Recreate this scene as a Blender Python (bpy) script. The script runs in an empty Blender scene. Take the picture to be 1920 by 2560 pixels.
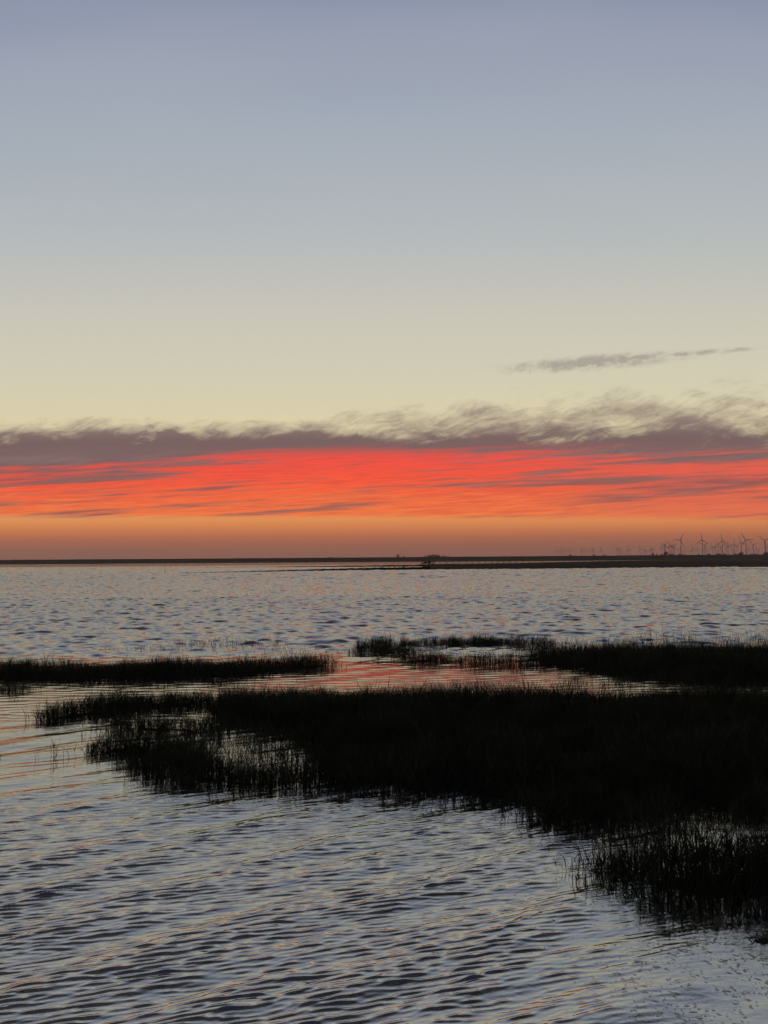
import bpy, math, random
import numpy as np
from mathutils import Matrix, Vector
R = math.radians
random.seed(11)
rng = np.random.default_rng(7)
sc = bpy.context.scene
col = sc.collection

# ------------------------------------------------------------------ camera
F = 1900.0                     # focal length in pixels of a 1920 x 2560 frame
EYE = 2.8                      # eye height above the water
ROT = Matrix.Rotation(R(93.63), 3, 'X') @ Matrix.Rotation(R(-0.388), 3, 'Z')
cd = bpy.data.cameras.new('camera')
cd.sensor_fit = 'VERTICAL'; cd.sensor_height = 36.0; cd.lens = F / 2560 * 36.0
cd.clip_start = 0.05; cd.clip_end = 60000
cam = bpy.data.objects.new('camera', cd); col.objects.link(cam)
cam.matrix_world = Matrix.Translation((0, 0, EYE)) @ ROT.to_4x4()
sc.camera = cam

def ray(px, py):
    return ROT @ Vector(((px - 960) / F, (1280 - py) / F, -1.0))
def gp(px, py, z=0.0):         # where the sight line of a pixel meets the level z
    d = ray(px, py); t = (z - EYE) / d.z
    return d.x * t, d.y * t
def ap(px, py, Y):             # point on the sight line at the distance Y
    d = ray(px, py); t = Y / d.y
    return d.x * t, Y, EYE + d.z * t
def poly(pts, z=0.0, s=2560 / 2212):
    return np.array([gp(x * s, y * s, z) for x, y in pts])

# ------------------------------------------------------------------ view
sc.view_settings.view_transform = 'Standard'
sc.view_settings.look = 'None'
sc.view_settings.exposure = 0.0
sc.view_settings.gamma = 1.0
sc.view_settings.use_curve_mapping = False
sc.render.engine = 'CYCLES'
sc.cycles.use_denoising = True
sc.cycles.max_bounces = 6
sc.cycles.glossy_bounces = 3
sc.cycles.diffuse_bounces = 2
sc.cycles.volume_bounces = 0
sc.cycles.sample_clamp_indirect = 4

# ------------------------------------------------------------------ node maths
def lin(c):
    return tuple(((v / 255) / 12.92 if v / 255 <= .04045 else ((v / 255 + .055) / 1.055) ** 2.4) for v in c) + (1.0,)
class Q:
    nt = None
    def __init__(s, v): s.v = v
    @staticmethod
    def put(sock, v):
        if isinstance(v, Q): v = v.v
        if hasattr(v, 'is_output'): Q.nt.links.new(v, sock)
        else: sock.default_value = v
    @staticmethod
    def m(op, *a):
        n = Q.nt.nodes.new('ShaderNodeMath'); n.operation = op
        for i, x in enumerate(a): Q.put(n.inputs[i], x)
        return Q(n.outputs[0])
    def __add__(s, o): return Q.m('ADD', s, o)
    __radd__ = __add__
    def __sub__(s, o): return Q.m('SUBTRACT', s, o)
    def __rsub__(s, o): return Q.m('SUBTRACT', o, s)
    def __mul__(s, o): return Q.m('MULTIPLY', s, o)
    __rmul__ = __mul__
    def __truediv__(s, o): return Q.m('DIVIDE', s, o)
def sstep(a, b, x):
    n = Q.nt.nodes.new('ShaderNodeMapRange'); n.interpolation_type = 'SMOOTHSTEP'
    Q.put(n.inputs['Value'], x); Q.put(n.inputs['From Min'], a); Q.put(n.inputs['From Max'], b)
    return Q(n.outputs['Result'])
def mix(f, a, b):
    n = Q.nt.nodes.new('ShaderNodeMix'); n.data_type = 'RGBA'
    Q.put(n.inputs['Factor'], f); Q.put(n.inputs[6], a); Q.put(n.inputs[7], b)
    return Q(n.outputs[2])
def noise(x, y, z=0.0, detail=4.0, rough=.55, dist=0.0, out='Fac'):
    c = Q.nt.nodes.new('ShaderNodeCombineXYZ')
    Q.put(c.inputs[0], x); Q.put(c.inputs[1], y); Q.put(c.inputs[2], z)
    n = Q.nt.nodes.new('ShaderNodeTexNoise'); n.inputs['Scale'].default_value = 1.0
    n.inputs['Detail'].default_value = detail; n.inputs['Roughness'].default_value = rough
    n.inputs['Distortion'].default_value = dist
    Q.nt.links.new(c.outputs[0], n.inputs['Vector'])
    return Q(n.outputs[out])
def ramp(f, stops):
    n = Q.nt.nodes.new('ShaderNodeValToRGB'); Q.put(n.inputs[0], f); cr = n.color_ramp
    while len(cr.elements) < len(stops): cr.elements.new(0.5)
    for e, (p, c) in zip(cr.elements, stops): e.position = p; e.color = lin(c)
    return Q(n.outputs[0])

# ------------------------------------------------------------------ world: the dusk sky and its cloud bank
w = bpy.data.worlds.new('World'); sc.world = w; w.use_nodes = True
nt = w.node_tree; nt.nodes.clear(); Q.nt = nt
tc = nt.nodes.new('ShaderNodeTexCoord'); sp = nt.nodes.new('ShaderNodeSeparateXYZ')
nt.links.new(tc.outputs['Generated'], sp.inputs[0])
X, Y, Z = (Q(sp.outputs[i]) for i in range(3))
yy = Q.m('MAXIMUM', Y, 0.25)
U = X / yy * 1900.0            # the bank runs straight across the west: tangent coordinates of the heading due west
V = Z / yy * 1900.0
el = Q.m('ARCSINE', Z) * 57.2958
u2 = Q.m('MINIMUM', (X / yy) * (X / yy), 0.4)
el2 = Q.m('MAXIMUM', el * (1.0 + u2 * 0.4), 0.0)
SKY = [(0.0, (136, 96, 90)), (0.6, (144, 96, 84)), (1.1, (158, 99, 78)), (1.7, (180, 106, 77)), (2.3, (212, 127, 77)), (3.0, (234, 147, 82)),
       (4.2, (236, 180, 115)), (6.0, (224, 196, 140)), (8.5, (223, 208, 163)), (10.5, (223, 211, 171)), (13.5, (213, 207, 180)), (17.8, (203, 200, 185)),
       (23.3, (182, 187, 188)), (31.0, (162, 171, 184)), (37.5, (141, 150, 173)), (46, (100, 108, 126)), (57, (48, 52, 68)), (70, (24, 27, 38)), (90, (15, 17, 25))]
base = ramp(el2 / 90.0, [(a / 90.0, c) for a, c in SKY])
# faint tonal unevenness of the clear sky
soft = noise(U / 1500.0, V / 420.0, 3.3, detail=2.0)
base = mix(sstep(.3, .7, soft) * sstep(250.0, 500.0, V) * .10, base, lin((206, 200, 196)))
# streaks inside the red bank
Vt = V - U * 0.05
n1 = noise(U / 560.0, Vt / 19.0, 1.7, detail=6.0, rough=.6, dist=.2)
n2 = noise(U / 240.0, Vt / 11.0, 5.1, detail=5.0, rough=.6, dist=.3)
n3 = noise(U / 1100.0, Vt / 60.0, 9.4, detail=3.0)
left = sstep(-150.0, -900.0, U); right = sstep(150.0, 900.0, U)
bound = 256.0 - left * 72.0 - right * 16.0
bias = Q.m('MAXIMUM', (V - bound) / 62.0 * .25, -.155 + left * .04)
rs = (Vt - 150.0) / 34.0
bias = bias + left * .07 + right * .13 * Q.m('EXPONENT', 0.0 - rs * rs) + right * .03
n4 = noise(U / 90.0, Vt / 5.0, 21.0, detail=4.0, rough=.6, dist=.2)
mm = sstep(.38, .74, .5 + (n1 - .5) * 1.6 + (n2 - .5) * .7 + (n3 - .5) * .6 + (n4 - .5) * .25 + bias)
red = ramp(V / 300.0, [(.30, (255, 142, 72)), (.38, (255, 124, 62)), (.52, (252, 106, 58)), (.66, (255, 86, 54)), (.84, (248, 78, 64)), (1.0, (212, 84, 80))])
red = mix(sstep(.46, .66, n2 * .55 + n4 * .45) * sstep(235.0, 130.0, V) * .75, red, lin((255, 138, 72)))
red = mix(sstep(.54, .40, n1 * .5 + n4 * .5) * .45, red, lin((206, 78, 66)))
red = mix(right * .50, red, lin((214, 104, 86)))
f_tex = noise((U + V * .8) / 190.0, (V - U * .16) / 13.0, 40.0, detail=6.0, rough=.62, dist=.3)
mauve = mix(sstep(170.0, 262.0, V), lin((150, 80, 76)), lin((118, 94, 96)))
mauve = mix(sstep(.42, .70, n1 * .5 + f_tex * .5) * .42, mauve, lin((158, 128, 116)))
bank = mix(mm, red, mauve)
# wispy upper edge: fibres combed up to the right, with a hooked fringe
wx = noise(U / 260.0, V / 160.0, 2.2, detail=3.0) - .5
wy = noise(U / 180.0, V / 120.0, 7.2, detail=3.0) - .5
Uw = U + wx * 120.0; Vw = V + wy * 75.0
p = Uw * .955 + Vw * .296; q = Vw * .955 - Uw * .296
f1 = noise(p / 92.0, q / 17.0, 4.4, detail=8.0, rough=.66, dist=.3)
f2 = noise(U / 95.0 + wy * 1.5, V / 44.0 + wx * 1.5, 8.8, detail=7.0, rough=.68, dist=.4)
span = 62.0 + left * 8.0 + sstep(-250.0, 750.0, U) * 96.0
rise = (V - 313.0 + left * 4.0) / span
f0 = noise(U / 210.0, V / 70.0, 31.0, detail=2.0)
top = sstep(.44, .93, (1.0 - rise) * .50 + f1 * .58 + f2 * .52 + (f0 - .5) * .60 - .195)
top = top * sstep(1.55, .75, rise)
lump = Q.m('EXPONENT', 0.0 - ((U + 552.0) / 50.0) * ((U + 552.0) / 50.0) - ((V - 318.0) / 24.0) * ((V - 318.0) / 24.0))
top = Q.m('MINIMUM', top + lump * sstep(.3, .6, f2) * .75, 1.0)
edge = 103.0 - U * .010 + (n2 - .5) * 5.0
inbank = sstep(edge - 5.0, edge + 13.0, V + (n4 - .5) * 14.0 + (n1 - .5) * 10.0)
alpha = inbank * top
topcol = mix(sstep(.50, 1.0, top) * sstep(372.0, 296.0, V), lin((146, 130, 120)), lin((118, 96, 95)))
sky = mix(alpha, base, mix(sstep(255.0, 300.0, V), bank, topcol))
# the small separate cloud above the bank
cv = (V - 497.0 - (U - 530.0) * .07); cu = (U - 540.0)
g = Q.m('EXPONENT', 0.0 - (cu / 225.0) * (cu / 225.0) - (cv / 18.0) * (cv / 18.0))
g2 = Q.m('EXPONENT', 0.0 - ((U - 760.0) / 230.0) * ((U - 760.0) / 230.0) - ((cv - 4.0) / 8.0) * ((cv - 4.0) / 8.0)) * .72
cn = noise(U / 42.0, (V - U * .15) / 22.0, 12.0, detail=7.0, rough=.68, dist=.4)
ca = sstep(.05, .55, Q.m('MAXIMUM', g, g2) * (cn * 2.2 - .55))
sky = mix(ca * .62, sky, lin((142, 132, 128)))
# the side of the sky away from the sunset is already night blue
sky = mix(sstep(.25, -.55, Y), sky, mix(sstep(0.0, .6, Z), lin((82, 84, 104)), lin((40, 46, 70))))
bg = nt.nodes.new('ShaderNodeBackground'); out = nt.nodes.new('ShaderNodeOutputWorld')
Q.put(bg.inputs['Color'], sky); bg.inputs['Strength'].default_value = 1.0
nt.links.new(bg.outputs[0], out.inputs['Surface'])
w.cycles.sampling_method = 'MANUAL'; w.cycles.sample_map_resolution = 1024

# ------------------------------------------------------------------ helpers
def tag(o, label=None, cat=None, group=None, kind=None):
    for k, v in (('label', label), ('category', cat), ('group', group), ('kind', kind)):
        if v: o[k] = v
    return o
def material(name, color, rough=.8, spec=.3, **kw):
    m = bpy.data.materials.new(name); m.use_nodes = True
    b = m.node_tree.nodes['Principled BSDF']
    b.inputs['Base Color'].default_value = (*color, 1); b.inputs['Roughness'].default_value = rough
    b.inputs['Specular IOR Level'].default_value = spec
    return m, b
def vary(m, b, c1, c2, scale):
    Q.nt = m.node_tree
    t = Q.nt.nodes.new('ShaderNodeTexCoord'); n = Q.nt.nodes.new('ShaderNodeTexNoise')
    n.inputs['Scale'].default_value = scale; n.inputs['Detail'].default_value = 5
    Q.nt.links.new(t.outputs['Object'], n.inputs['Vector'])
    c = mix(sstep(.35, .65, Q(n.outputs['Fac'])), (*c1, 1), (*c2, 1))
    Q.put(b.inputs['Base Color'], c)
def mesh_np(name, verts, faces, mat, parent=None, smooth=False):
    """verts (N,3), faces (M,k) of one size"""
    me = bpy.data.meshes.new(name)
    verts = np.ascontiguousarray(verts, np.float32); faces = np.ascontiguousarray(faces, np.int32)
    k = faces.shape[1]
    me.vertices.add(len(verts)); me.vertices.foreach_set('co', verts.ravel())
    me.loops.add(faces.size); me.loops.foreach_set('vertex_index', faces.ravel())
    me.polygons.add(len(faces)); me.polygons.foreach_set('loop_start', np.arange(0, faces.size, k, dtype=np.int32))
    me.polygons.foreach_set('loop_total', np.full(len(faces), k, np.int32))
    if smooth: me.polygons.foreach_set('use_smooth', np.ones(len(faces), bool))
    me.update(calc_edges=True); me.validate()
    me.materials.append(mat)
    o = bpy.data.objects.new(name, me); col.objects.link(o); o.parent = parent
    return o
class MB:
    def __init__(s): s.v = []; s.f = []
    def tube(s, a, b, r0, r1, n=8, cap=True):
        a = Vector(a); b = Vector(b); d = (b - a).normalized()
        x = d.orthogonal().normalized(); y = d.cross(x); i0 = len(s.v)
        for c, r in ((a, r0), (b, r1)):
            for k in range(n):
                t = 2 * math.pi * k / n; s.v.append(c + x * math.cos(t) * r + y * math.sin(t) * r)
        for k in range(n): s.f.append((i0 + k, i0 + (k + 1) % n, i0 + n + (k + 1) % n, i0 + n + k))
        if cap: s.f.append(tuple(i0 + k for k in range(n))[::-1]); s.f.append(tuple(i0 + n + k for k in range(n)))
    def box(s, c, d, rz=0):
        i0 = len(s.v); cx, cy, cz = c; cs, sn = math.cos(rz), math.sin(rz)
        for z in (-1, 1):
            for x, y in ((-1, -1), (1, -1), (1, 1), (-1, 1)):
                lx, ly = x * d[0] / 2, y * d[1] / 2
                s.v.append((cx + lx * cs - ly * sn, cy + lx * sn + ly * cs, cz + z * d[2] / 2))
        for f in ((0, 3, 2, 1), (4, 5, 6, 7), (0, 1, 5, 4), (1, 2, 6, 5), (2, 3, 7, 6), (3, 0, 4, 7)): s.f.append(tuple(i0 + k for k in f))
    def build(s, name, mat, parent=None, smooth=False):
        me = bpy.data.meshes.new(name); me.from_pydata([tuple(v) for v in s.v], [], s.f); me.materials.append(mat)
        if smooth: me.polygons.foreach_set('use_smooth', [True] * len(me.polygons))
        o = bpy.data.objects.new(name, me); col.objects.link(o); o.parent = parent; return o
def empty(name, loc, rz=0.0, **kw):
    o = bpy.data.objects.new(name, None); col.objects.link(o); o.location = loc; o.rotation_euler = (0, 0, rz); tag(o, **kw); return o
def copy_tree(o, parent=None):
    kids = [c for c in col.objects if c.parent == o]
    c = o.copy(); col.objects.link(c); c.parent = parent
    for ch in kids: copy_tree(ch, c)
    return c
def snoise(x, y, scale, seed=0, octaves=3):
    """smooth value noise in 0..1"""
    x = np.asarray(x, float) / scale; y = np.asarray(y, float) / scale; out = 0; amp = 1; tot = 0
    for o in range(octaves):
        g = np.random.default_rng(seed * 17 + o + 1).random((128, 128))
        xi = np.floor(x).astype(int); yi = np.floor(y).astype(int); fx = x - xi; fy = y - yi
        fx = fx * fx * (3 - 2 * fx); fy = fy * fy * (3 - 2 * fy)
        a = g[xi % 128, yi % 128]; b = g[(xi + 1) % 128, yi % 128]; c = g[xi % 128, (yi + 1) % 128]; d = g[(xi + 1) % 128, (yi + 1) % 128]
        out = out + amp * ((a * (1 - fx) + b * fx) * (1 - fy) + (c * (1 - fx) + d * fx) * fy); tot += amp; amp *= .5; x = x * 2.03; y = y * 2.03
    return out / tot
def sm(a, b, x):
    t = np.clip((x - a) / (b - a), 0, 1); return t * t * (3 - 2 * t)
def sdist(P, poly_):
    """signed distance, positive inside"""
    x, y = P[:, 0], P[:, 1]; d = np.full(len(x), 1e9); ins = np.zeros(len(x), bool); n = len(poly_)
    for i in range(n):
        ax, ay = poly_[i]; bx, by = poly_[(i + 1) % n]; ex, ey = bx - ax, by - ay
        t = np.clip(((x - ax) * ex + (y - ay) * ey) / (ex * ex + ey * ey + 1e-12), 0, 1)
        d = np.minimum(d, np.hypot(x - ax - t * ex, y - ay - t * ey))
        c = ((ay > y) != (by > y)) & (x < ex * (y - ay) / (ey + 1e-12) + ax); ins ^= c
    return np.where(ins, d, -d)

# ------------------------------------------------------------------ marsh layout (outlines of the blade bases, as seen, put on the ground)
BEDS = [
 # name key, outline, stems per m2, blade height, feather, mud
 ('main', [(455,1520),(560,1514),(700,1509),(850,1513),(1000,1516),(1200,1517),(1400,1516),(1660,1513),(2200,1510),(2300,1850),(1700,1782),(1560,1764),(1400,1778),(1310,1800),(1200,1790),
           (1130,1758),(1060,1738),(950,1728),(850,1718),(760,1714),(640,1712),(540,1712),(430,1702),(340,1690),(290,1672),(330,1658),(450,1664),(560,1678),(640,1690),(700,1680),(700,1645),(610,1590),(520,1572),(450,1552)], 900, .34, .07, 1),
 ('main', [(180,1622),(240,1610),(330,1610),(430,1622),(440,1652),(330,1658),(290,1668),(240,1640),(190,1630)], 850, .26, .07, 1),
 ('main', [(212,1578),(260,1566),(340,1566),(430,1568),(500,1585),(400,1588),(300,1587)], 800, .28, .07, 1),
 ('main', [(72,1556),(100,1546),(170,1536),(200,1524),(300,1516),(455,1512),(460,1524),(400,1531),(300,1541),(250,1550),(190,1552),(120,1563)], 900, .30, .07, 1),
 ('main', [(1290,1885),(1340,1872),(1450,1868),(1560,1862),(1700,1838),(2300,1838),(2400,2010),(1660,1972),(1590,1970),(1500,1957),(1430,1957),(1380,1942),(1330,1918),(1270,1908)], 1000, .36, .07, 1),
 ('main', [(430,1560),(520,1572),(620,1595),(715,1650),(720,1690),(560,1680),(440,1668),(430,1620),(470,1600)], 260, .36, .04, 0),
 ('main', [(230,1592),(470,1594),(470,1612),(220,1612)], 90, .24, .04, 0),
 ('main', [(1130,1755),(1300,1765),(1600,1748),(1760,1790),(1800,1850),(1560,1870),(1300,1885),(1290,1812),(1200,1790)], 270, .42, .05, 0),
 ('main', [(760,1715),(950,1728),(1130,1758),(1300,1790),(1290,1822),(1180,1795),(1060,1752),(900,1738),(760,1722)], 170, .30, .04, 0),
 ('main', [(1215,1888),(1300,1850),(1310,1900),(1360,1935),(1300,1925),(1240,1905)], 100, .26, .04, 0),
 ('main', [(1330,1915),(1400,1945),(1560,1962),(1660,1975),(1660,1985),(1440,1975),(1350,1945)], 120, .22, .04, 0),
 ('main', [(1425,1990),(1480,1975),(1560,1985),(1562,2006),(1480,2008)], 230, .17, .04, 0),
 ('left', [(-300,1452),(0,1448),(200,1446),(400,1442),(560,1437),(700,1434),(742,1438),(700,1444),(650,1448),(560,1458),(450,1466),(200,1471),(0,1469),(-300,1471)], 700, .28, .07, 1),
 ('small', [(-60,1489),(20,1488),(60,1489),(72,1492),(40,1497),(-60,1500)], 600, .22, .07, 1),
 ('far', [(770,1396),(860,1391),(1000,1389),(1100,1391),(1200,1394),(1180,1400),(1000,1398),(850,1402),(780,1404)], 520, .30, .1, 0),
 ('far', [(960,1392),(1050,1391),(1100,1393),(1050,1397),(960,1396)], 420, .42, .1, 0),
 ('far', [(750,1410),(800,1405),(900,1406),(900,1415),(840,1419),(760,1416)], 560, .27, .1, 0),
 ('far', [(845,1427),(900,1423),(980,1425),(960,1432),(880,1434)], 600, .30, .1, 1),
 ('far', [(960,1428),(1100,1430),(1240,1434),(1240,1441),(1080,1440),(960,1434)], 480, .26, .1, 0),
 ('right', [(1130,1416),(1200,1413),(1300,1410),(1450,1408),(1660,1408),(2300,1410),(2300,1484),(1660,1482),(1560,1481),(1450,1473),(1330,1458),(1240,1445),(1170,1430)], 600, .33, .10, 1),
 ('right', [(1080,1406),(1200,1402),(1300,1398),(1660,1392),(2200,1392),(2200,1400),(1300,1406),(1130,1416)], 80, .42, .1, 0),
 ('tuft', [(1205,1471),(1300,1468),(1350,1472),(1400,1478),(1330,1482),(1230,1478)], 210, .24, .1, 0),
 ('shoots', [(350,1392),(480,1384),(640,1390),(620,1398),(450,1402)], 34, .20, .1, 0),
 ('shoots', [(180,1404),(430,1392),(760,1400),(740,1414),(300,1410)], 26, .15, .1, 0),
 ('shoots', [(10,1640),(60,1632),(180,1628),(180,1650),(20,1650)], 14, .22, .05, 0),
 ('shoots', [(90,1570),(200,1560),(210,1600),(30,1565)], 8, .16, .05, 0),
]
GB = [(k, poly(p_), d, h, f, m) for k, p_, d, h, f, m in BEDS]

# ------------------------------------------------------------------ ground under everything
soil, sb = material('dark silt', (.03, .026, .022), .9, .1)
vary(soil, sb, (.022, .02, .017), (.045, .038, .03), 3.0)
gv = np.array([(-40000, -400, -1.2), (40000, -400, -1.2), (40000, 40000, -1.2), (-40000, 40000, -1.2)])
tag(mesh_np('ground', gv, np.array([[0, 1, 2, 3]]), soil), kind='structure')

# mud banks that carry the grass
xs = np.arange(-16, 17, .08); ys = np.arange(5.2, 29, .08)
gx, gy = np.meshgrid(xs, ys); PP = np.stack([gx.ravel(), gy.ravel()], 1)
hmax = np.full(len(PP), -9.0)
for k, pl, d, h, f, m in GB:
    if m:
        bb = (PP[:, 0] > pl[:, 0].min() - 1) & (PP[:, 0] < pl[:, 0].max() + 1) & (PP[:, 1] > pl[:, 1].min() - 1) & (PP[:, 1] < pl[:, 1].max() + 1)
        s_ = np.full(len(PP), -9.0); s_[bb] = sdist(PP[bb], pl); hmax = np.maximum(hmax, s_)
hz = -.10 + .13 * sm(-.35, .35, hmax - .14) + (snoise(PP[:, 0], PP[:, 1], .35, 3) - .5) * .035
W = len(xs); H_ = len(ys)
idx = np.arange(W * H_).reshape(H_, W)
fc = np.stack([idx[:-1, :-1], idx[:-1, 1:], idx[1:, 1:], idx[1:, :-1]], -1).reshape(-1, 4)
keep = hz[fc].max(1) > -.09
V3 = np.column_stack([PP, hz]); fc = fc[keep]; used, inv = np.unique(fc, return_inverse=True)
tag(mesh_np('mud_bank', V3[used], inv.reshape(fc.shape), soil, smooth=True), kind='structure')

# ------------------------------------------------------------------ water
def water_height(x, y):
    far = sm(19.5, 26, y)                                        # open water beyond the marsh
    pool = sm(12.6, 14.0, y) * (1 - sm(19.0, 24, y))             # sheltered water between the beds
    shelter = sm(.2, 2.6, x + (y - 5.5) * -.35) * (1 - sm(11, 13, y))   # lee of the near bed, at the right
    leftpool = sm(8.6, 10.5, y) * (1 - sm(12.6, 14, y))          # water in front of the left lobes
    patch = snoise(x * .8 + y * .5, y - x * .5, 1.6, 5)
    z = np.zeros_like(x)
    g = np.random.default_rng(21)
    def waves(n, l0, l1, head, spread, slope, amp):
        nonlocal z
        s = slope / math.sqrt(n) * math.sqrt(2)
        for i in range(n):
            L = l0 * (l1 / l0) ** ((i + g.random()) / n); k = 2 * math.pi / L
            th = R(head + g.normal() * spread); ph = g.random() * 6.283
            a = s / k
            arg = (k * (x * math.sin(th) + y * math.cos(th)) + ph).astype(np.float32)
            z += (a * np.sin(arg)).astype(np.float32) * amp
    # heading: degrees of the crest normal from due north
    waves(14, .42, 1.15, -36, 11, .068, (1 - .62 * shelter) * (1 - .90 * pool) * (1 - .45 * leftpool))
    waves(30, .12, .40, 0, 10, .042, pool)
    waves(20, .16, .34, -22, 12, .046, (1 - .45 * shelter) * (1 - .72 * pool) * (1 - .35 * leftpool))
    z1 = z; z = np.zeros_like(x)
    ra = (1 - .95 * shelter) * (1 - .97 * pool) * (1 - .70 * leftpool) * (.70 + .55 * patch) * (1 - far) * np.clip(1 + 26 * z1, .6, 1.4)
    waves(44, .042, .085, -13, 8, .20, ra)
    waves(18, .10, .17, -27, 9, .060, ra)
    z = z + 95 * z * z
    z = z + z1
    waves(16, .22, .42, 6, 34, .022, shelter)
    waves(40, .22, .75, 2, 22, .20, far * (1 - sm(90, 180, y)))
    waves(24, .75, 2.2, 2, 20, .11, far)
    waves(24, .9, 2.6, 4, 22, .21, sm(60, 160, y))
    return z
row = [1.6, 2.2, 2.8]
y_ = 3.2
while y_ < 130:
    row.append(y_); y_ += min(max(y_ * y_ / 2130 * .45, .004), .08 if y_ < 60 else .16)
while y_ < 520: row.append(y_); y_ *= 1.0018
while y_ < 2600: row.append(y_); y_ *= 1.03
row = np.array(row)
cu_ = np.concatenate([-np.array([6, 3, 1.6, 1.0, .8]), np.linspace(-.66, .66, 960), np.array([.8, 1.0, 1.6, 3, 6])])
WX = (row[:, None] * cu_[None, :]).astype(np.float64); WY = np.repeat(row[:, None], len(cu_), 1)
WZ = water_height(WX.ravel(), WY.ravel()).reshape(WX.shape)
fade = (1 - sm(400, 510, WY)) * (1 - sm(.66, .8, np.abs(cu_))[None, :]) * sm(2.0, 3.0, WY)
WZ = WZ * fade
nr, nc = WX.shape
idx = np.arange(nr * nc).reshape(nr, nc)
fc = np.stack([idx[:-1, :-1], idx[:-1, 1:], idx[1:, 1:], idx[1:, :-1]], -1).reshape(-1, 4)
wm, wb = material('water surface', (.030, .028, .024), .03, .5)
wb.inputs['IOR'].default_value = 5.8
wb.inputs['Specular Tint'].default_value = (1.0, .98, .93, 1)
Q.nt = wm.node_tree
ge = Q.nt.nodes.new('ShaderNodeNewGeometry'); sx = Q.nt.nodes.new('ShaderNodeSeparateXYZ'); Q.nt.links.new(ge.outputs['Position'], sx.inputs[0])
px_, py_ = Q(sx.outputs[0]), Q(sx.outputs[1])
fa = sstep(17.0, 45.0, py_) * (1.0 - .0)
calm = sstep(13.0, 14.5, py_) * sstep(24.0, 19.0, py_)
b1 = noise(px_ / .9, py_ / .45, 0.0, detail=4.0, rough=.6)
b2 = noise(px_ / .10, py_ / .05, 5.0, detail=3.0, rough=.5)
bh = b1 * (fa * .05 + sstep(350.0, 600.0, py_) * .2) + b2 * (.0035 * (1.0 - calm * .7))
bm = Q.nt.nodes.new('ShaderNodeBump'); bm.inputs['Distance'].default_value = 1.0; bm.inputs['Strength'].default_value = 1.0
Q.put(bm.inputs['Height'], bh); Q.nt.links.new(bm.outputs[0], wb.inputs['Normal'])
tag(mesh_np('water', np.stack([WX.ravel(), WY.ravel(), WZ.ravel()], 1), fc, wm, smooth=True), kind='structure')

# ------------------------------------------------------------------ grass
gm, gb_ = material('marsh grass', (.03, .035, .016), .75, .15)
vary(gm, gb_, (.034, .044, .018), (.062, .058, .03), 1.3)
dm, db_ = material('dry marsh grass', (.30, .24, .14), .8, .1)
def blades(base, length, width, az, lean, curl, K=3):
    n = len(base); t = np.linspace(0, 1, K + 1)
    P = np.zeros((n, K + 1, 3)); P[:, 0] = base; dirx, diry = np.cos(az), np.sin(az)
    for k in range(1, K + 1):
        th = lean + curl * (t[k] + t[k - 1]) / 2; ds = length / K
        P[:, k, 0] = P[:, k - 1, 0] + np.sin(th) * dirx * ds
        P[:, k, 1] = P[:, k - 1, 1] + np.sin(th) * diry * ds
        P[:, k, 2] = P[:, k - 1, 2] + np.cos(th) * ds
    fa_ = rng.random(n) * math.pi
    sx_, sy_ = np.cos(fa_), np.sin(fa_)
    wd = (width[:, None] * (1 - t[None, :] ** 1.6 * .92)) / 2
    A = P.copy(); B = P.copy()
    A[:, :, 0] -= sx_[:, None] * wd; A[:, :, 1] -= sy_[:, None] * wd
    B[:, :, 0] += sx_[:, None] * wd; B[:, :, 1] += sy_[:, None] * wd
    VV = np.stack([A, B], 2).reshape(-1, 3)                     # n, K+1, 2
    i0 = (np.arange(n) * (K + 1) * 2)[:, None] + (np.arange(K) * 2)[None, :]
    FF = np.stack([i0, i0 + 1, i0 + 3, i0 + 2], -1).reshape(-1, 4)
    return VV, FF, P
def stems(base, h):
    n = len(base)
    vs, fs, off = [], [], 0
    az = rng.random(n) * 6.283; lean = np.abs(rng.normal(0, .13, n)); curl = rng.normal(.10, .18, n)
    wid = rng.uniform(.0045, .0085, n)
    a, f, P = blades(base, h, wid, az, lean, curl, 3); vs.append(a); fs.append(f); off = len(a)
    for rep in range(3):
        m = rng.random(n) < (.95, .8, .55)[rep]
        t = rng.uniform(.08, .75, n)
        k = np.minimum((t * 3).astype(int), 2); fr = t * 3 - k
        ii = np.arange(n)
        b = P[ii, k] * (1 - fr)[:, None] + P[ii, k + 1] * fr[:, None]
        hh = h * rng.uniform(.35, .75, n)
        a, f, _ = blades(b[m], hh[m], rng.uniform(.005, .010, m.sum()), rng.random(m.sum()) * 6.283, rng.uniform(.15, .65, m.sum()), rng.uniform(-.1, .8, m.sum()), 3)
        vs.append(a); fs.append(f + off); off += len(a)
    return np.concatenate(vs), np.concatenate(fs)
LAB = {'main': ('dense dark cordgrass bed filling the middle right of the shallows, black against the bright water', 'marsh grass'),
       'left': ('long narrow black strip of cordgrass reaching in from the left edge above the big bed', 'marsh grass'),
       'small': ('small dark grass clump at the left edge just below the long narrow strip', 'marsh grass'),
       'far': ('thin broken grass patches standing in open water at the middle, farthest from the viewer', 'marsh grass'),
       'right': ('broad black grass bed at the right edge behind the big near bed', 'marsh grass'),
       'tuft': ('low sparse tuft of short stems in the pink water between the two right beds', 'marsh grass'),
       'shoots': ('scattered single thin shoots poking out of the water at the left', 'marsh shoots')}
groups = {}
dry_pts = []
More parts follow.
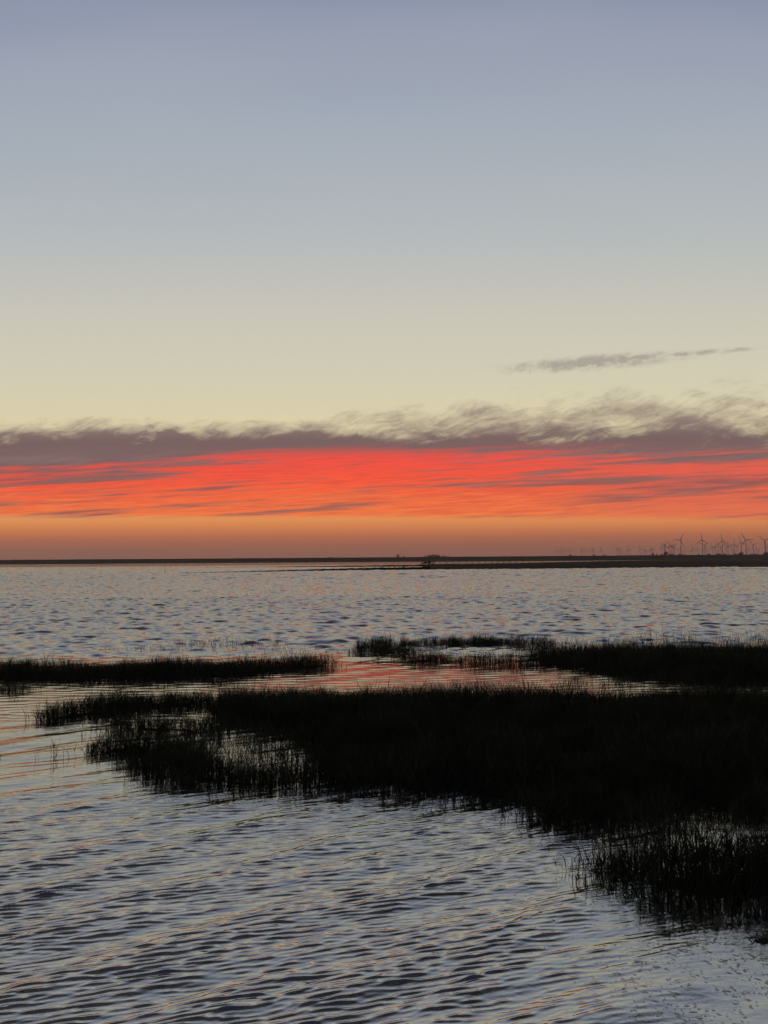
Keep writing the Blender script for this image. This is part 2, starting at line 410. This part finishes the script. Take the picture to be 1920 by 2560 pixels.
for k, pl, dens, h, feather, mud in GB:
    x0, y0 = pl.min(0) - .3; x1, y1 = pl.max(0) + .3
    x0 = max(x0, -15); x1 = min(x1, 16)
    n = int((x1 - x0) * (y1 - y0) * dens)
    P2 = np.column_stack([rng.uniform(x0, x1, n), rng.uniform(y0, y1, n)])
    P2 += 0
    s_ = sdist(P2, pl) + (snoise(P2[:, 0], P2[:, 1], .5, 9) - .5) * feather * 2.2
    pr = sm(-.06 - feather * .3, feather, s_)
    if mud: pr = pr * (.7 + .3 * sm(.25, .5, snoise(P2[:, 0], P2[:, 1], .7, 4)))
    else: pr = pr * sm(.25, .62, snoise(P2[:, 0], P2[:, 1], .45, 6)) * 1.6
    pr = np.maximum(pr, .05 * sm(-.32, -.02, s_))
    kp = rng.random(n) < pr
    P2 = P2[kp]; s_ = s_[kp]
    hh = h * (.42 + 1.15 * snoise(P2[:, 0], P2[:, 1], .9, 12)) * rng.uniform(.5, 1.18, len(P2)) * np.where(rng.random(len(P2)) < .03, 1.35, 1.0)
    hh *= (.6 + .4 * sm(-.1, .35, s_)) * (.62 + .76 * snoise(P2[:, 0], P2[:, 1], .2, 15))
    base = np.column_stack([P2, np.full(len(P2), -.03)])
    v, f = stems(base, hh + .03)
    L = groups.setdefault(k, [[], [], 0]); L[0].append(v); L[1].append(f + L[2]); L[2] += len(v)
for k, (v, f, _) in groups.items():
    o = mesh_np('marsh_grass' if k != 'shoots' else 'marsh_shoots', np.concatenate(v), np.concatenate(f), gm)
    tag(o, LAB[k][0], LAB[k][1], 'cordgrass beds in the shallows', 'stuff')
    print(k, len(o.data.polygons))

# a few bleached leaves caught in the big bed
pl = GB[0][1]; P2 = np.column_stack([rng.uniform(-4, 9, 1500), rng.uniform(7, 14.5, 1500)]); P2 = P2[sdist(P2, pl) > .3][:150]; n = len(P2)
v, f = blades(np.column_stack([P2, rng.uniform(.12, .26, n)]), rng.uniform(.05, .13, n), rng.uniform(.006, .013, n), rng.random(n) * 6.28, rng.uniform(.1, 1.4, n), rng.uniform(-.3, 1.0, n))[:2]
tag(mesh_np('dry_leaves', v, f, dm), 'few pale bleached leaves scattered through the big dark grass bed', 'dry leaves', kind='stuff')

# ------------------------------------------------------------------ foam and scum at the lower right
fm, fb = material('foam scum', (.12, .12, .12), .16, .5)
fb.inputs['IOR'].default_value = 4.2
vary(fm, fb, (.03, .03, .028), (.09, .088, .084), 14.0)
def domes(px, py, rx, ry, hh, rz):
    n = len(px); K = 7; t = np.arange(K) / K * 6.283
    jit = rng.uniform(.75, 1.25, (n, K))
    lx = np.cos(t)[None] * rx[:, None] * jit; ly = np.sin(t)[None] * ry[:, None] * jit
    c, s = np.cos(rz)[:, None], np.sin(rz)[:, None]
    zb = water_at(px, py)
    ring0 = np.stack([px[:, None] + lx * c - ly * s, py[:, None] + lx * s + ly * c, np.repeat((zb - .003)[:, None], K, 1)], -1)
    ring1 = np.stack([px[:, None] + (lx * c - ly * s) * .62, py[:, None] + (lx * s + ly * c) * .62, (zb + hh * .8)[:, None] * np.ones((1, K))], -1)
    top_ = np.stack([px, py, zb + hh], -1)[:, None]
    VV = np.concatenate([ring0, ring1, top_], 1).reshape(-1, 3); i0 = np.arange(n)[:, None] * (2 * K + 1); k = np.arange(K)[None]; k2 = (k + 1) % K
    q1 = np.stack([i0 + k, i0 + k2, i0 + K + k2, i0 + K + k], -1).reshape(-1, 4)
    a = np.stack([i0 + K + k, i0 + K + k2, i0 + 2 * K + 0 * k], -1).reshape(-1, 3)
    return VV, np.concatenate([np.stack([q1[:, 0], q1[:, 1], q1[:, 2]], -1), np.stack([q1[:, 0], q1[:, 2], q1[:, 3]], -1), a])
def water_at(x, y): return water_height(np.asarray(x, float), np.asarray(y, float))
dense = poly([(1430,2030),(1500,2020),(1660,2010),(1900,2010),(2000,2400),(1400,2400),(1380,2212),(1340,2120),(1400,2075)])
loose = poly([(1240,1790),(1290,1830),(1230,1900),(1290,1950),(1380,1990),(1430,2040),(1380,2100),(1350,2300),(1180,2150),(1050,1950),(1150,1800)])
def scatter(pl, n, rmin, rmax, hr, soft, seed):
    x0, y0 = pl.min(0) - soft; x1, y1 = pl.max(0) + soft
    P2 = np.column_stack([rng.uniform(x0, x1, n * 4), rng.uniform(y0, y1, n * 4)])
    s_ = sdist(P2, pl); pr = sm(-soft, soft, s_) * sm(.2, .6, snoise(P2[:, 0], P2[:, 1], .16, seed))
    P2 = P2[rng.random(len(P2)) < pr][:n]
    r = rmin * (rmax / rmin) ** (rng.random(len(P2)) ** 2.2)
    return domes(P2[:, 0], P2[:, 1], r * rng.uniform(1, 2.0, len(r)), r * rng.uniform(.5, .9, len(r)), r * hr, rng.random(len(r)) * 6.283)
parts = [scatter(dense, 4200, .003, .024, .05, .30, 31), scatter(loose, 420, .003, .011, .2, .25, 32)]
off = 0; vs = []; fs = []
for v, f in parts: vs.append(v); fs.append(f + off); off += len(v)
tag(mesh_np('sea_foam', np.concatenate(vs), np.concatenate(fs), fm, smooth=True), 'lumpy grey foam and scum drifting on the water at the lower right', 'foam', kind='stuff')
# one dark weed clump by the right edge
cx, cy = gp(1912, 2350)
v, f = blades(np.column_stack([rng.normal(cx, .05, 160), rng.normal(cy, .03, 160), np.full(160, 0.0)]), rng.uniform(.03, .08, 160), rng.uniform(.006, .012, 160), rng.random(160) * 6.28, rng.uniform(.9, 1.5, 160), rng.uniform(-.2, .6, 160))[:2]
tag(mesh_np('seaweed_clump', v, f, gm), 'small black clump of weed lying in the foam at the right edge', 'seaweed')

# ------------------------------------------------------------------ dike on the far shore, land behind it
dk, dkb = material('dike grass', (.05, .05, .03), .9, .1)
vary(dk, dkb, (.04, .042, .024), (.062, .056, .036), .02)
A = Vector((-1700, 1490, 0)); B = Vector((1700, 1010, 0)); ax = (B - A).normalized(); nrm = Vector((-ax.y, ax.x, 0)); Ln = (B - A).length
prof = [(-6, -1.0), (0, .15), (20, 1.6), (46, 7.2), (50, 7.9), (53, 8.0), (56, 7.8), (78, 1.5), (90, .4)]
N = 700; vs = []
for i in range(N + 1):
    s = i / N; p0 = A + ax * (s * Ln)
    for j, (o_, z_) in enumerate(prof):
        dz = (snoise(np.array([s * Ln]), np.array([j * 7.0]), 22.0, 41)[0] - .5) * .5 * (1 if z_ > 1 else .3) + math.sin(s * 9) * .12 * (z_ > 3)
        q_ = p0 + nrm * o_; vs.append((q_.x, q_.y, z_ + dz))
M = len(prof); fs = [(i * M + j, (i + 1) * M + j, (i + 1) * M + j + 1, i * M + j + 1) for i in range(N) for j in range(M - 1)]
tag(mesh_np('sea_dike', np.array(vs), np.array(fs), dk, smooth=True), kind='structure')
q0 = A + nrm * 84; q1 = B + nrm * 84
lv = np.array([(q0.x - 20000, q0.y + 2800, .5), (q0.x, q0.y, .5), (q1.x, q1.y, .5), (q1.x + 20000, q1.y - 2800, .5), (30000, 30000, .5), (-30000, 30000, .5)])
me = bpy.data.meshes.new('farmland'); me.from_pydata([tuple(v) for v in lv], [], [(0, 1, 2, 3, 4, 5)]); me.materials.append(dk)
o = bpy.data.objects.new('farmland', me); col.objects.link(o); tag(o, kind='structure')

# salt meadow in front of the dike, at the right
md, mdb = material('salt meadow turf', (.02, .022, .014), .95, .05)
vary(md, mdb, (.014, .017, .010), (.028, .027, .018), .1)
def strip_land(name, lower, upper, z0, n, m, seed, rough=.25):
    lo = np.array([gp(*p_) for p_ in lower]); up = np.array([gp(p_[0], p_[1], z0) for p_ in upper])
    def res(a):
        d = np.concatenate([[0], np.cumsum(np.hypot(*(a[1:] - a[:-1]).T))]); t = np.linspace(0, d[-1], n)
        return np.column_stack([np.interp(t, d, a[:, 0]), np.interp(t, d, a[:, 1])])
    lo, up = res(lo), res(up); t = np.linspace(0, 1, m)[:, None, None]
    G = lo[None] * (1 - t) + up[None] * t
    x, y = G[..., 0].ravel(), G[..., 1].ravel()
    ed = np.minimum(np.minimum(t[:, 0, 0] * (m - 1), (1 - t[:, 0, 0]) * (m - 1)), 2) / 2
    ed = ed[:, None] * np.minimum(np.minimum(np.arange(n), np.arange(n)[::-1]) / 6.0, 1)[None]
    z = -.15 + (z0 + .15) * ed.ravel() + (rng.random(n * m) - .4) * rough * ed.ravel() + (snoise(x, y, 15, seed) - .5) * rough * ed.ravel()
    idx = np.arange(n * m).reshape(m, n); f = np.stack([idx[:-1, :-1], idx[:-1, 1:], idx[1:, 1:], idx[1:, :-1]], -1).reshape(-1, 4)
    return tag(mesh_np(name, np.column_stack([x, y, z]), f, md), kind='structure')
strip_land('salt_meadow', [(1046, 1425), (1300, 1424), (1560, 1422), (1660, 1421.5), (1790, 1420.2), (1920, 1420.5), (2500, 1422)],
           [(1052, 1412), (1085, 1410), (1200, 1409), (1300, 1407.3), (1450, 1404), (1560, 1401.8), (1640, 1400.7), (1720, 1399.3), (2500, 1394)], .35, 500, 40, 51)
strip_land('mud_flat', [(1770, 1423.2), (1920, 1423.8), (2500, 1426)], [(1800, 1421.6), (1920, 1421.6), (2500, 1422.5)], .10, 200, 8, 52, .06)
strip_land('mud_spit', [(1675, 1421.8), (1700, 1422.2), (1755, 1422.0)], [(1680, 1421.0), (1700, 1421.0), (1750, 1421.0)], .08, 80, 6, 53, .05)

# ------------------------------------------------------------------ timber things
wd, wdb = material('weathered timber', (.06, .045, .035), .85, .2)
vary(wd, wdb, (.04, .032, .026), (.08, .06, .045), 2.0)
def groyne(pts, label):
    P3 = [(*gp(x, y), t) for x, y, t in pts]
    root = empty('brushwood_groyne', (P3[-1][0], P3[-1][1], 0), label=label, cat='groyne', group='brushwood groynes in the shallows')
    loc = Vector(root.location)
    br = MB(); st = MB()
    for a, b in zip(P3, P3[1:]):
        L = math.hypot(b[0] - a[0], b[1] - a[1]); n = max(2, int(L / .7)); ang = math.atan2(b[1] - a[1], b[0] - a[0])
        for i in range(n):
            t = (i + .5) / n; h = a[2] + (b[2] - a[2]) * t; x = a[0] + (b[0] - a[0]) * t - loc.x; y = a[1] + (b[1] - a[1]) * t - loc.y
            hh = h * random.uniform(.8, 1.05)
            br.box((x + random.uniform(-.1, .1), y + random.uniform(-.1, .1), hh / 2 - .15), (L / n * 1.08, .35, hh + .3), ang)
            if random.random() < .5: st.tube((x, y - .25, -.3), (x + random.uniform(-.06, .06), y - .25, h + random.uniform(.05, .3)), .07, .06, 6)
    br.build('brush_fill', wd, root); s_ = st.build('stake', wd, root); s_['kind'] = 'stuff'
groyne([(400, 1420.6, .06), (640, 1418.2, .22), (800, 1417.6, .45), (960, 1417, .75), (1075, 1416.2, .85)], 'farther of two low brushwood groynes running left from the salt meadow')
groyne([(455, 1433.2, .10), (640, 1430, .28), (800, 1427, .5), (960, 1425, .75), (1075, 1423.6, .85)], 'nearer of two low brushwood groynes, dark line closest across the water')

# fence of single posts with a wire along the meadow
fx = [1100, 1116, 1132, 1149, 1165, 1181, 1197, 1213, 1230, 1244, 1259, 1273, 1291, 1307, 1324, 1340, 1359, 1375, 1394, 1409, 1427, 1445, 1462, 1480, 1498, 1514, 1533, 1551, 1567]
fp = []
for x in fx:
    yb = np.interp(x, [1085, 1200, 1300, 1450, 1560, 1640], [1410.4, 1409.4, 1407.7, 1404.4, 1402.1, 1401])
    fp.append(gp(x, yb, .35))
fr = empty('post_fence', (fp[0][0], fp[0][1], .3), label='long fence of thin dark posts standing along the salt meadow before the dike', cat='fence')
for x, y in fp:
    hpx = 1.45; mb = MB(); mb.tube((0, 0, -.1), (0, 0, hpx), .17, .15, 8); p_ = mb.build('post', wd, fr); p_.location = (x - fp[0][0], y - fp[0][1], 0)
mb = MB()
for a, b in zip(fp, fp[1:]):
    for z in (1.30,): mb.tube((a[0] - fp[0][0], a[1] - fp[0][1] - .09, z), (b[0] - fp[0][0], b[1] - fp[0][1] - .09, z), .03, .03, 5)
mb.build('rail', wd, fr)

# timber landing at the left end of the fence
jx, jy = gp(1070, 1413.2); s = jy / F
jt = empty('timber_landing', (jx, jy, 0), label='dark timber landing of posts, rails and braces at the left end of the fence', cat='landing')
def lx(px): return (px - 1070) * s
for i, (px, h) in enumerate(((1052, 1.0), (1055, 1.5), (1058, 1.9), (1062, 1.95), (1066, 2.0), (1071, 2.05), (1076, 2.1), (1081, 1.9), (1086, 1.95))):
    for dy in (0, 1.6):
        mb = MB(); mb.tube((lx(px), dy, -.4), (lx(px), dy, h), .11, .10, 8); mb.build('post', wd, jt)
mb = MB(); mb.box((lx(1069), .8, .78), (lx(1087) - lx(1051), 1.9, .14)); mb.build('deck', wd, jt)
mb = MB()
for z, a, b in ((1.85, 1058, 1087), (1.3, 1056, 1087), (.25, 1051, 1087)):
    mb.box(((lx(a) + lx(b)) / 2, -.14, z), (lx(b) - lx(a), .08, .16))
mb.build('rail', wd, jt)
for a, b in ((1051, 1058), (1062, 1066), (1071, 1066), (1058, 1062)):
    mb = MB(); mb.tube((lx(a), -.22, .5), (lx(b), -.22, 1.9), .08, .08, 6); mb.build('brace', wd, jt)
mb = MB(); mb.box((lx(1074), 1.75, 1.4), (lx(1076) - lx(1071), .1, 1.2)); mb.build('panel', wd, jt)
mb = MB(); mb.box((lx(1064), 1.75, 1.3), (lx(1066) - lx(1061), .1, 1.0)); mb.build('panel', wd, jt)
for (px, pb, pt, lab) in ((412, 1433, 1414, 'thin lone marker pole standing in open water left of the groynes'), (904, 1425.5, 1415, 'short stick standing at the nearer groyne, right one of two'),
                          (881, 1426, 1418.5, 'shorter stick standing at the nearer groyne, left one of two')):
    x, y = gp(px, pb); h = (pb - pt) * y / F; mb = MB(); mb.tube((0, 0, -.5), (.03, 0, h), .055, .03, 8)
    o = mb.build('marker_pole', wd); o.location = (x, y, 0); tag(o, lab, 'pole', 'poles standing in the water')

# ------------------------------------------------------------------ wind turbines
tm, _ = material('turbine paint', (.55, .55, .55), .5, .4)
HUB = 98.0
def make_turbine():
    r = empty('wind_turbine', (0, 0, 0))
    mb = MB()
    prev = None
    mb.tube((0, 0, -1), (0, 0, 30), 2.6, 2.2, 16); mb.tube((0, 0, 30), (0, 0, 95.2), 2.2, 1.35, 16); mb.build('tower', tm, r, True)
    mb = MB(); mb.box((0, 4.0, 98), (4.4, 13, 4.6)); mb.box((0, 11.6, 98.6), (3.2, 2.6, 3.4)); mb.build('nacelle', tm, r)
    mb = MB(); mb.tube((0, -2.3, 0), (0, 1.8, 0), 1.6, 2.2, 12); mb.tube((0, -4.2, 0), (0, -2.3, 0), .5, 1.6, 12); hub = mb.build('hub', tm, r, True)
    hub.location = (0, -4.4, 98)
    for k in range(3):
        secs = [(1.2, 1.3, 1.2, 0), (6, 3.4, 1.0, .5), (14, 3.9, .8, .7), (26, 2.8, .5, .4), (38, 1.8, .34, .2), (46, .8, .2, 0)]
        v = []; f = []
        for (z, c, t_, o_) in secs:
            for q_ in range(8):
                a = q_ / 8 * 6.283; v.append((math.cos(a) * c / 2 + o_, math.sin(a) * t_ / 2 - 1.0, z))
        for i in range(len(secs) - 1):
            for q_ in range(8): f.append((i * 8 + q_, i * 8 + (q_ + 1) % 8, (i + 1) * 8 + (q_ + 1) % 8, (i + 1) * 8 + q_))
        f.append(tuple((len(secs) - 1) * 8 + q_ for q_ in range(8)))
        me = bpy.data.meshes.new('blade'); me.from_pydata(v, [], f); me.materials.append(tm)
        b = bpy.data.objects.new('blade', me); col.objects.link(b); b.parent = hub; b.rotation_euler = (0, R(120 * k), 0)
    return r
T = [(1389, 1377.6, 10), (1399, 1377.6, 40), (1406, 1376.6, 0), (1414, 1375, -20), (1426, 1376, 5), (1454, 1375.7, 60), (1464, 1376, -10), (1481, 1375, 0), (1484.5, 1376, 30), (1502.4, 1374.7, 2),
     (1543, 1374, -14), (1548, 1374, 55), (1552, 1376, 70), (1568, 1374.7, -16), (1574, 1373.6, -6), (1600.7, 1372.5, -22), (1611.6, 1377, -30), (1614.5, 1376, 25), (1625.7, 1375.4, 0), (1629.6, 1372.5, -30), (1632, 1374, 12),
     (1654, 1371, 8), (1661, 1362.4, -62), (1663.5, 1364, 14), (1674, 1364.7, -12), (1678, 1366, 4), (1682, 1364.8, 18), (1685, 1367, 40), (1696, 1373, 55), (1701.6, 1350, 30), (1713, 1376, -25), (1727.8, 1377, 0), (1733, 1371.5, -18),
     (1744, 1371.5, 0), (1755.2, 1350.8, -2), (1761.5, 1363, 52), (1765.8, 1371.5, 10), (1774, 1380, 35), (1781, 1366, -22), (1787, 1369, 30), (1795, 1365.6, -6), (1803, 1365.6, -48), (1806, 1353, -6), (1817, 1364.7, -50), (1820.5, 1366.4, 2),
     (1830.6, 1368.5, 50), (1835.3, 1361, 4), (1843, 1375.7, 20), (1852.6, 1356.3, -11), (1864.4, 1349.5, -30), (1870, 1370.6, 0), (1883.4, 1361.8, -45), (1890, 1373.6, 10), (1896, 1375.7, 30), (1913, 1350.8, -56), (1917, 1370, 15)]
ORD = ['first', 'second', 'third', 'fourth', 'fifth', 'sixth', 'seventh', 'eighth', 'ninth', 'tenth', 'eleventh', 'twelfth', 'thirteenth', 'fourteenth', 'fifteenth', 'sixteenth', 'seventeenth', 'eighteenth', 'nineteenth', 'twentieth']
def ordinal(i):
    if i < 20: return ORD[i]
    tens = ['twenty', 'thirty', 'forty', 'fifty'][(i + 1) // 10 - 2]
    return (tens + '-' + ORD[(i + 1) % 10 - 1]) if (i + 1) % 10 else {20: 'twentieth', 30: 'thirtieth', 40: 'fortieth', 50: 'fiftieth'}[i + 1]
BIG = {1701.6: 'large wind turbine with two blades raised in a V, leftmost of the tall ones', 1755.2: 'tall wind turbine with one blade pointing straight up, second of the large ones',
       1806: 'tall wind turbine with one nearly upright blade, third of the large ones from the left', 1852.6: 'medium tall wind turbine close left of the largest one, above a round bush',
       1864.4: 'large wind turbine with a blade leaning up to the left, beside a slightly shorter one', 1913: 'large wind turbine with blades in a wide V, cut by the right edge'}
proto = make_turbine()
small_i = 0
for i, (px, py, ph) in enumerate(T):
    o = proto if i == 0 else copy_tree(proto)
    x, y = gp(px, py, HUB) ; o.location = (x, y, .5); o.rotation_euler = (0, 0, R(-50 + random.uniform(-9, 9)) - math.atan2(x, y) * .0)
    for c in col.objects:
        if c.parent == o and c.name.startswith('hub'): c.rotation_euler = (0, R(ph), 0)
    if px in BIG: lab = BIG[px]
    else:
        lab = 'small faint wind turbine, %s of the small ones counted from the left' % ordinal(small_i); small_i += 1
    tag(o, lab, 'wind turbine', 'wind farm behind the dike')

# ------------------------------------------------------------------ trees behind the dike
lm, lmb = material('tree leaves', (.05, .055, .03), .8, .1)
vary(lm, lmb, (.035, .045, .02), (.07, .065, .035), .6)
bk, _ = material('bark', (.08, .06, .05), .9, .1)
def make_tree(seed, flat):
    g = np.random.default_rng(seed); r = empty('tree', (0, 0, 0))
    mb = MB(); mb.tube((0, 0, -.1), (.01, 0, .45), .035, .022, 8)
    for k in range(6):
        a = k * 1.05 + g.random(); mb.tube((0, 0, .3 + .03 * k), (math.cos(a) * .25, math.sin(a) * .25, .55 + .05 * k), .014, .006, 6)
    mb.build('trunk', bk, r)
    cl = g.normal(0, 1, (26, 3)); cl /= np.linalg.norm(cl, axis=1)[:, None]; cl *= (g.random(26) ** .4)[:, None] * .38
    cl[:, 2] = cl[:, 2] * flat + .62; n = 1500
    c = cl[g.integers(0, 26, n)] + g.normal(0, .075, (n, 3)); c[:, 2] = np.clip(c[:, 2], .08, 1.02)
    d1 = g.normal(0, 1, (n, 3)); d1 /= np.linalg.norm(d1, axis=1)[:, None]; d2 = np.cross(d1, g.normal(0, 1, (n, 3))); d2 /= np.linalg.norm(d2, axis=1)[:, None]
    s_ = g.uniform(.012, .035, n)[:, None]
    v = np.stack([c - d1 * s_, c + d2 * s_ * .6, c + d1 * s_, c - d2 * s_ * .6], 1).reshape(-1, 3)
    mesh_np('crown', v, np.arange(4 * n).reshape(-1, 4), lm, r)
    return r
protos = [make_tree(3, .8), make_tree(8, .6), make_tree(15, .95)]
TR = [ # px, top y, width px, distance, label
 (38, 1397.6, 7, 1750, 'tiny lone bush on the dike skyline near the left edge'),
 (823, 1391.2, 9, 1700, 'low rounded tree on the skyline left of the middle, left half of a pair'), (829, 1392.2, 8, 1720, 'low rounded tree on the skyline left of the middle, right half of a pair'),
 (858, 1393.4, 9, 1900, 'very low scrub on the skyline right of the low rounded pair'), (868, 1393.2, 9, 1900, 'second bit of very low scrub right of the low rounded pair'),
 (995, 1385.0, 9, 1600, 'peaked dark tree alone on the skyline at the middle of the view'), (1009.5, 1388.6, 8, 1650, 'small round tree just right of the peaked lone tree'),
 (1028, 1390.8, 6, 1800, 'tiny bush between the small round tree and the long copse'), (1062, 1389.6, 8, 1600, 'low bush at the left foot of the long copse'),
 (1071, 1386.2, 10, 1560, 'tree at the left end of the long flat-topped copse'), (1077.5, 1385.4, 11, 1580, 'second tree of the long flat-topped copse'), (1084.5, 1385.2, 11, 1560, 'third tree of the long flat-topped copse'),
 (1090.5, 1385.6, 10, 1590, 'fourth tree of the long flat-topped copse'), (1096.5, 1385.0, 9, 1550, 'rounded tree at the right end of the long copse'), (1107, 1388.8, 10, 1700, 'left bush of the low hedge right of the copse'),
 (1114, 1388.4, 10, 1700, 'middle bush of the low hedge right of the copse'), (1121, 1389.4, 9, 1720, 'right bush of the low hedge right of the copse'),
 (1425, 1386.2, 9, 1500, 'low flat bush under the small turbines at the left end of the wind farm'), (1485, 1385.6, 9, 1600, 'low bush below a close pair of small turbines'), (1511, 1385.4, 8, 1600, 'low bush right of the pair of small turbines'),
 (1633, 1381.4, 5.5, 1500, 'small dark knob of a tree left of the round tree in the wind farm'), (1642, 1382.8, 4.5, 1500, 'very small bush beside the knob-shaped tree'),
 (1655, 1384, 12, 1500, 'flat scrub left of the large round tree'), (1665, 1378.4, 12, 1450, 'large dark round tree below the clustered turbines'), (1675, 1382.8, 9, 1480, 'low bush right of the large round tree, left one'),
 (1681, 1383.0, 9, 1480, 'low bush right of the large round tree, right one'), (1700, 1384.2, 11, 1500, 'flat bush at the foot of the leftmost tall turbine'), (1708, 1384.2, 8, 1500, 'flat bush just right of the leftmost tall turbine'),
 (1747, 1383.8, 6, 1500, 'tiny bush left of the turbine with an upright blade'), (1773, 1383.6, 9, 1500, 'low bush right of the turbine with an upright blade'),
 (1792, 1381.4, 6, 1480, 'small bush left of the third tall turbine'), (1799, 1382.2, 11, 1500, 'flat bush at the foot of the third tall turbine'), (1811, 1382.6, 7, 1500, 'flat bush just right of the third tall turbine'),
 (1839, 1382, 10, 1500, 'flat bush left of the mound-shaped tree'), (1849, 1380.2, 9, 1450, 'left half of the mound-shaped tree group below a medium turbine'), (1854, 1379.0, 9, 1450, 'right half of the mound-shaped tree group below a medium turbine'),
 (1878, 1383, 12, 1500, 'low scrub right of the largest turbine'), (1889, 1382.6, 12, 1500, 'second low scrub right of the largest turbine'),
 (1912, 1379.8, 9, 1450, 'left tree of the group at the right edge of the view'), (1918, 1377.6, 10, 1450, 'taller tree at the very right edge of the view')]
for i, (px, yt, wpx, D, lab) in enumerate(TR):
    pr = protos[i % 3]; o = pr if i < 3 else copy_tree(pr)
    x, y, zt = ap(px, yt, D); wdt = wpx * D / F
    o.location = (x, y, .4); o.scale = (wdt * 1.15, wdt * 1.15, max(zt - .4, 3)); o.rotation_euler = (0, 0, i * 1.3)
    tag(o, lab, 'tree' if 'tree' in lab else 'bush', 'trees and bushes behind the dike')

# ------------------------------------------------------------------ haze
HZ = 15000.0
mb = MB(); mb.box((0, 6000, 110), (26000, 20000, 230))
hm = bpy.data.materials.new('evening haze'); hm.use_nodes = True; hn = hm.node_tree; hn.nodes.clear()
ho = hn.nodes.new('ShaderNodeOutputMaterial'); hv = hn.nodes.new('ShaderNodeVolumePrincipled')
hv.inputs['Color'].default_value = (.9, .85, .82, 1); hv.inputs['Density'].default_value = 5e-5; hv.inputs['Anisotropy'].default_value = .85
hn.links.new(hv.outputs[0], ho.inputs['Volume'])
tag(mb.build('haze', hm), kind='stuff')
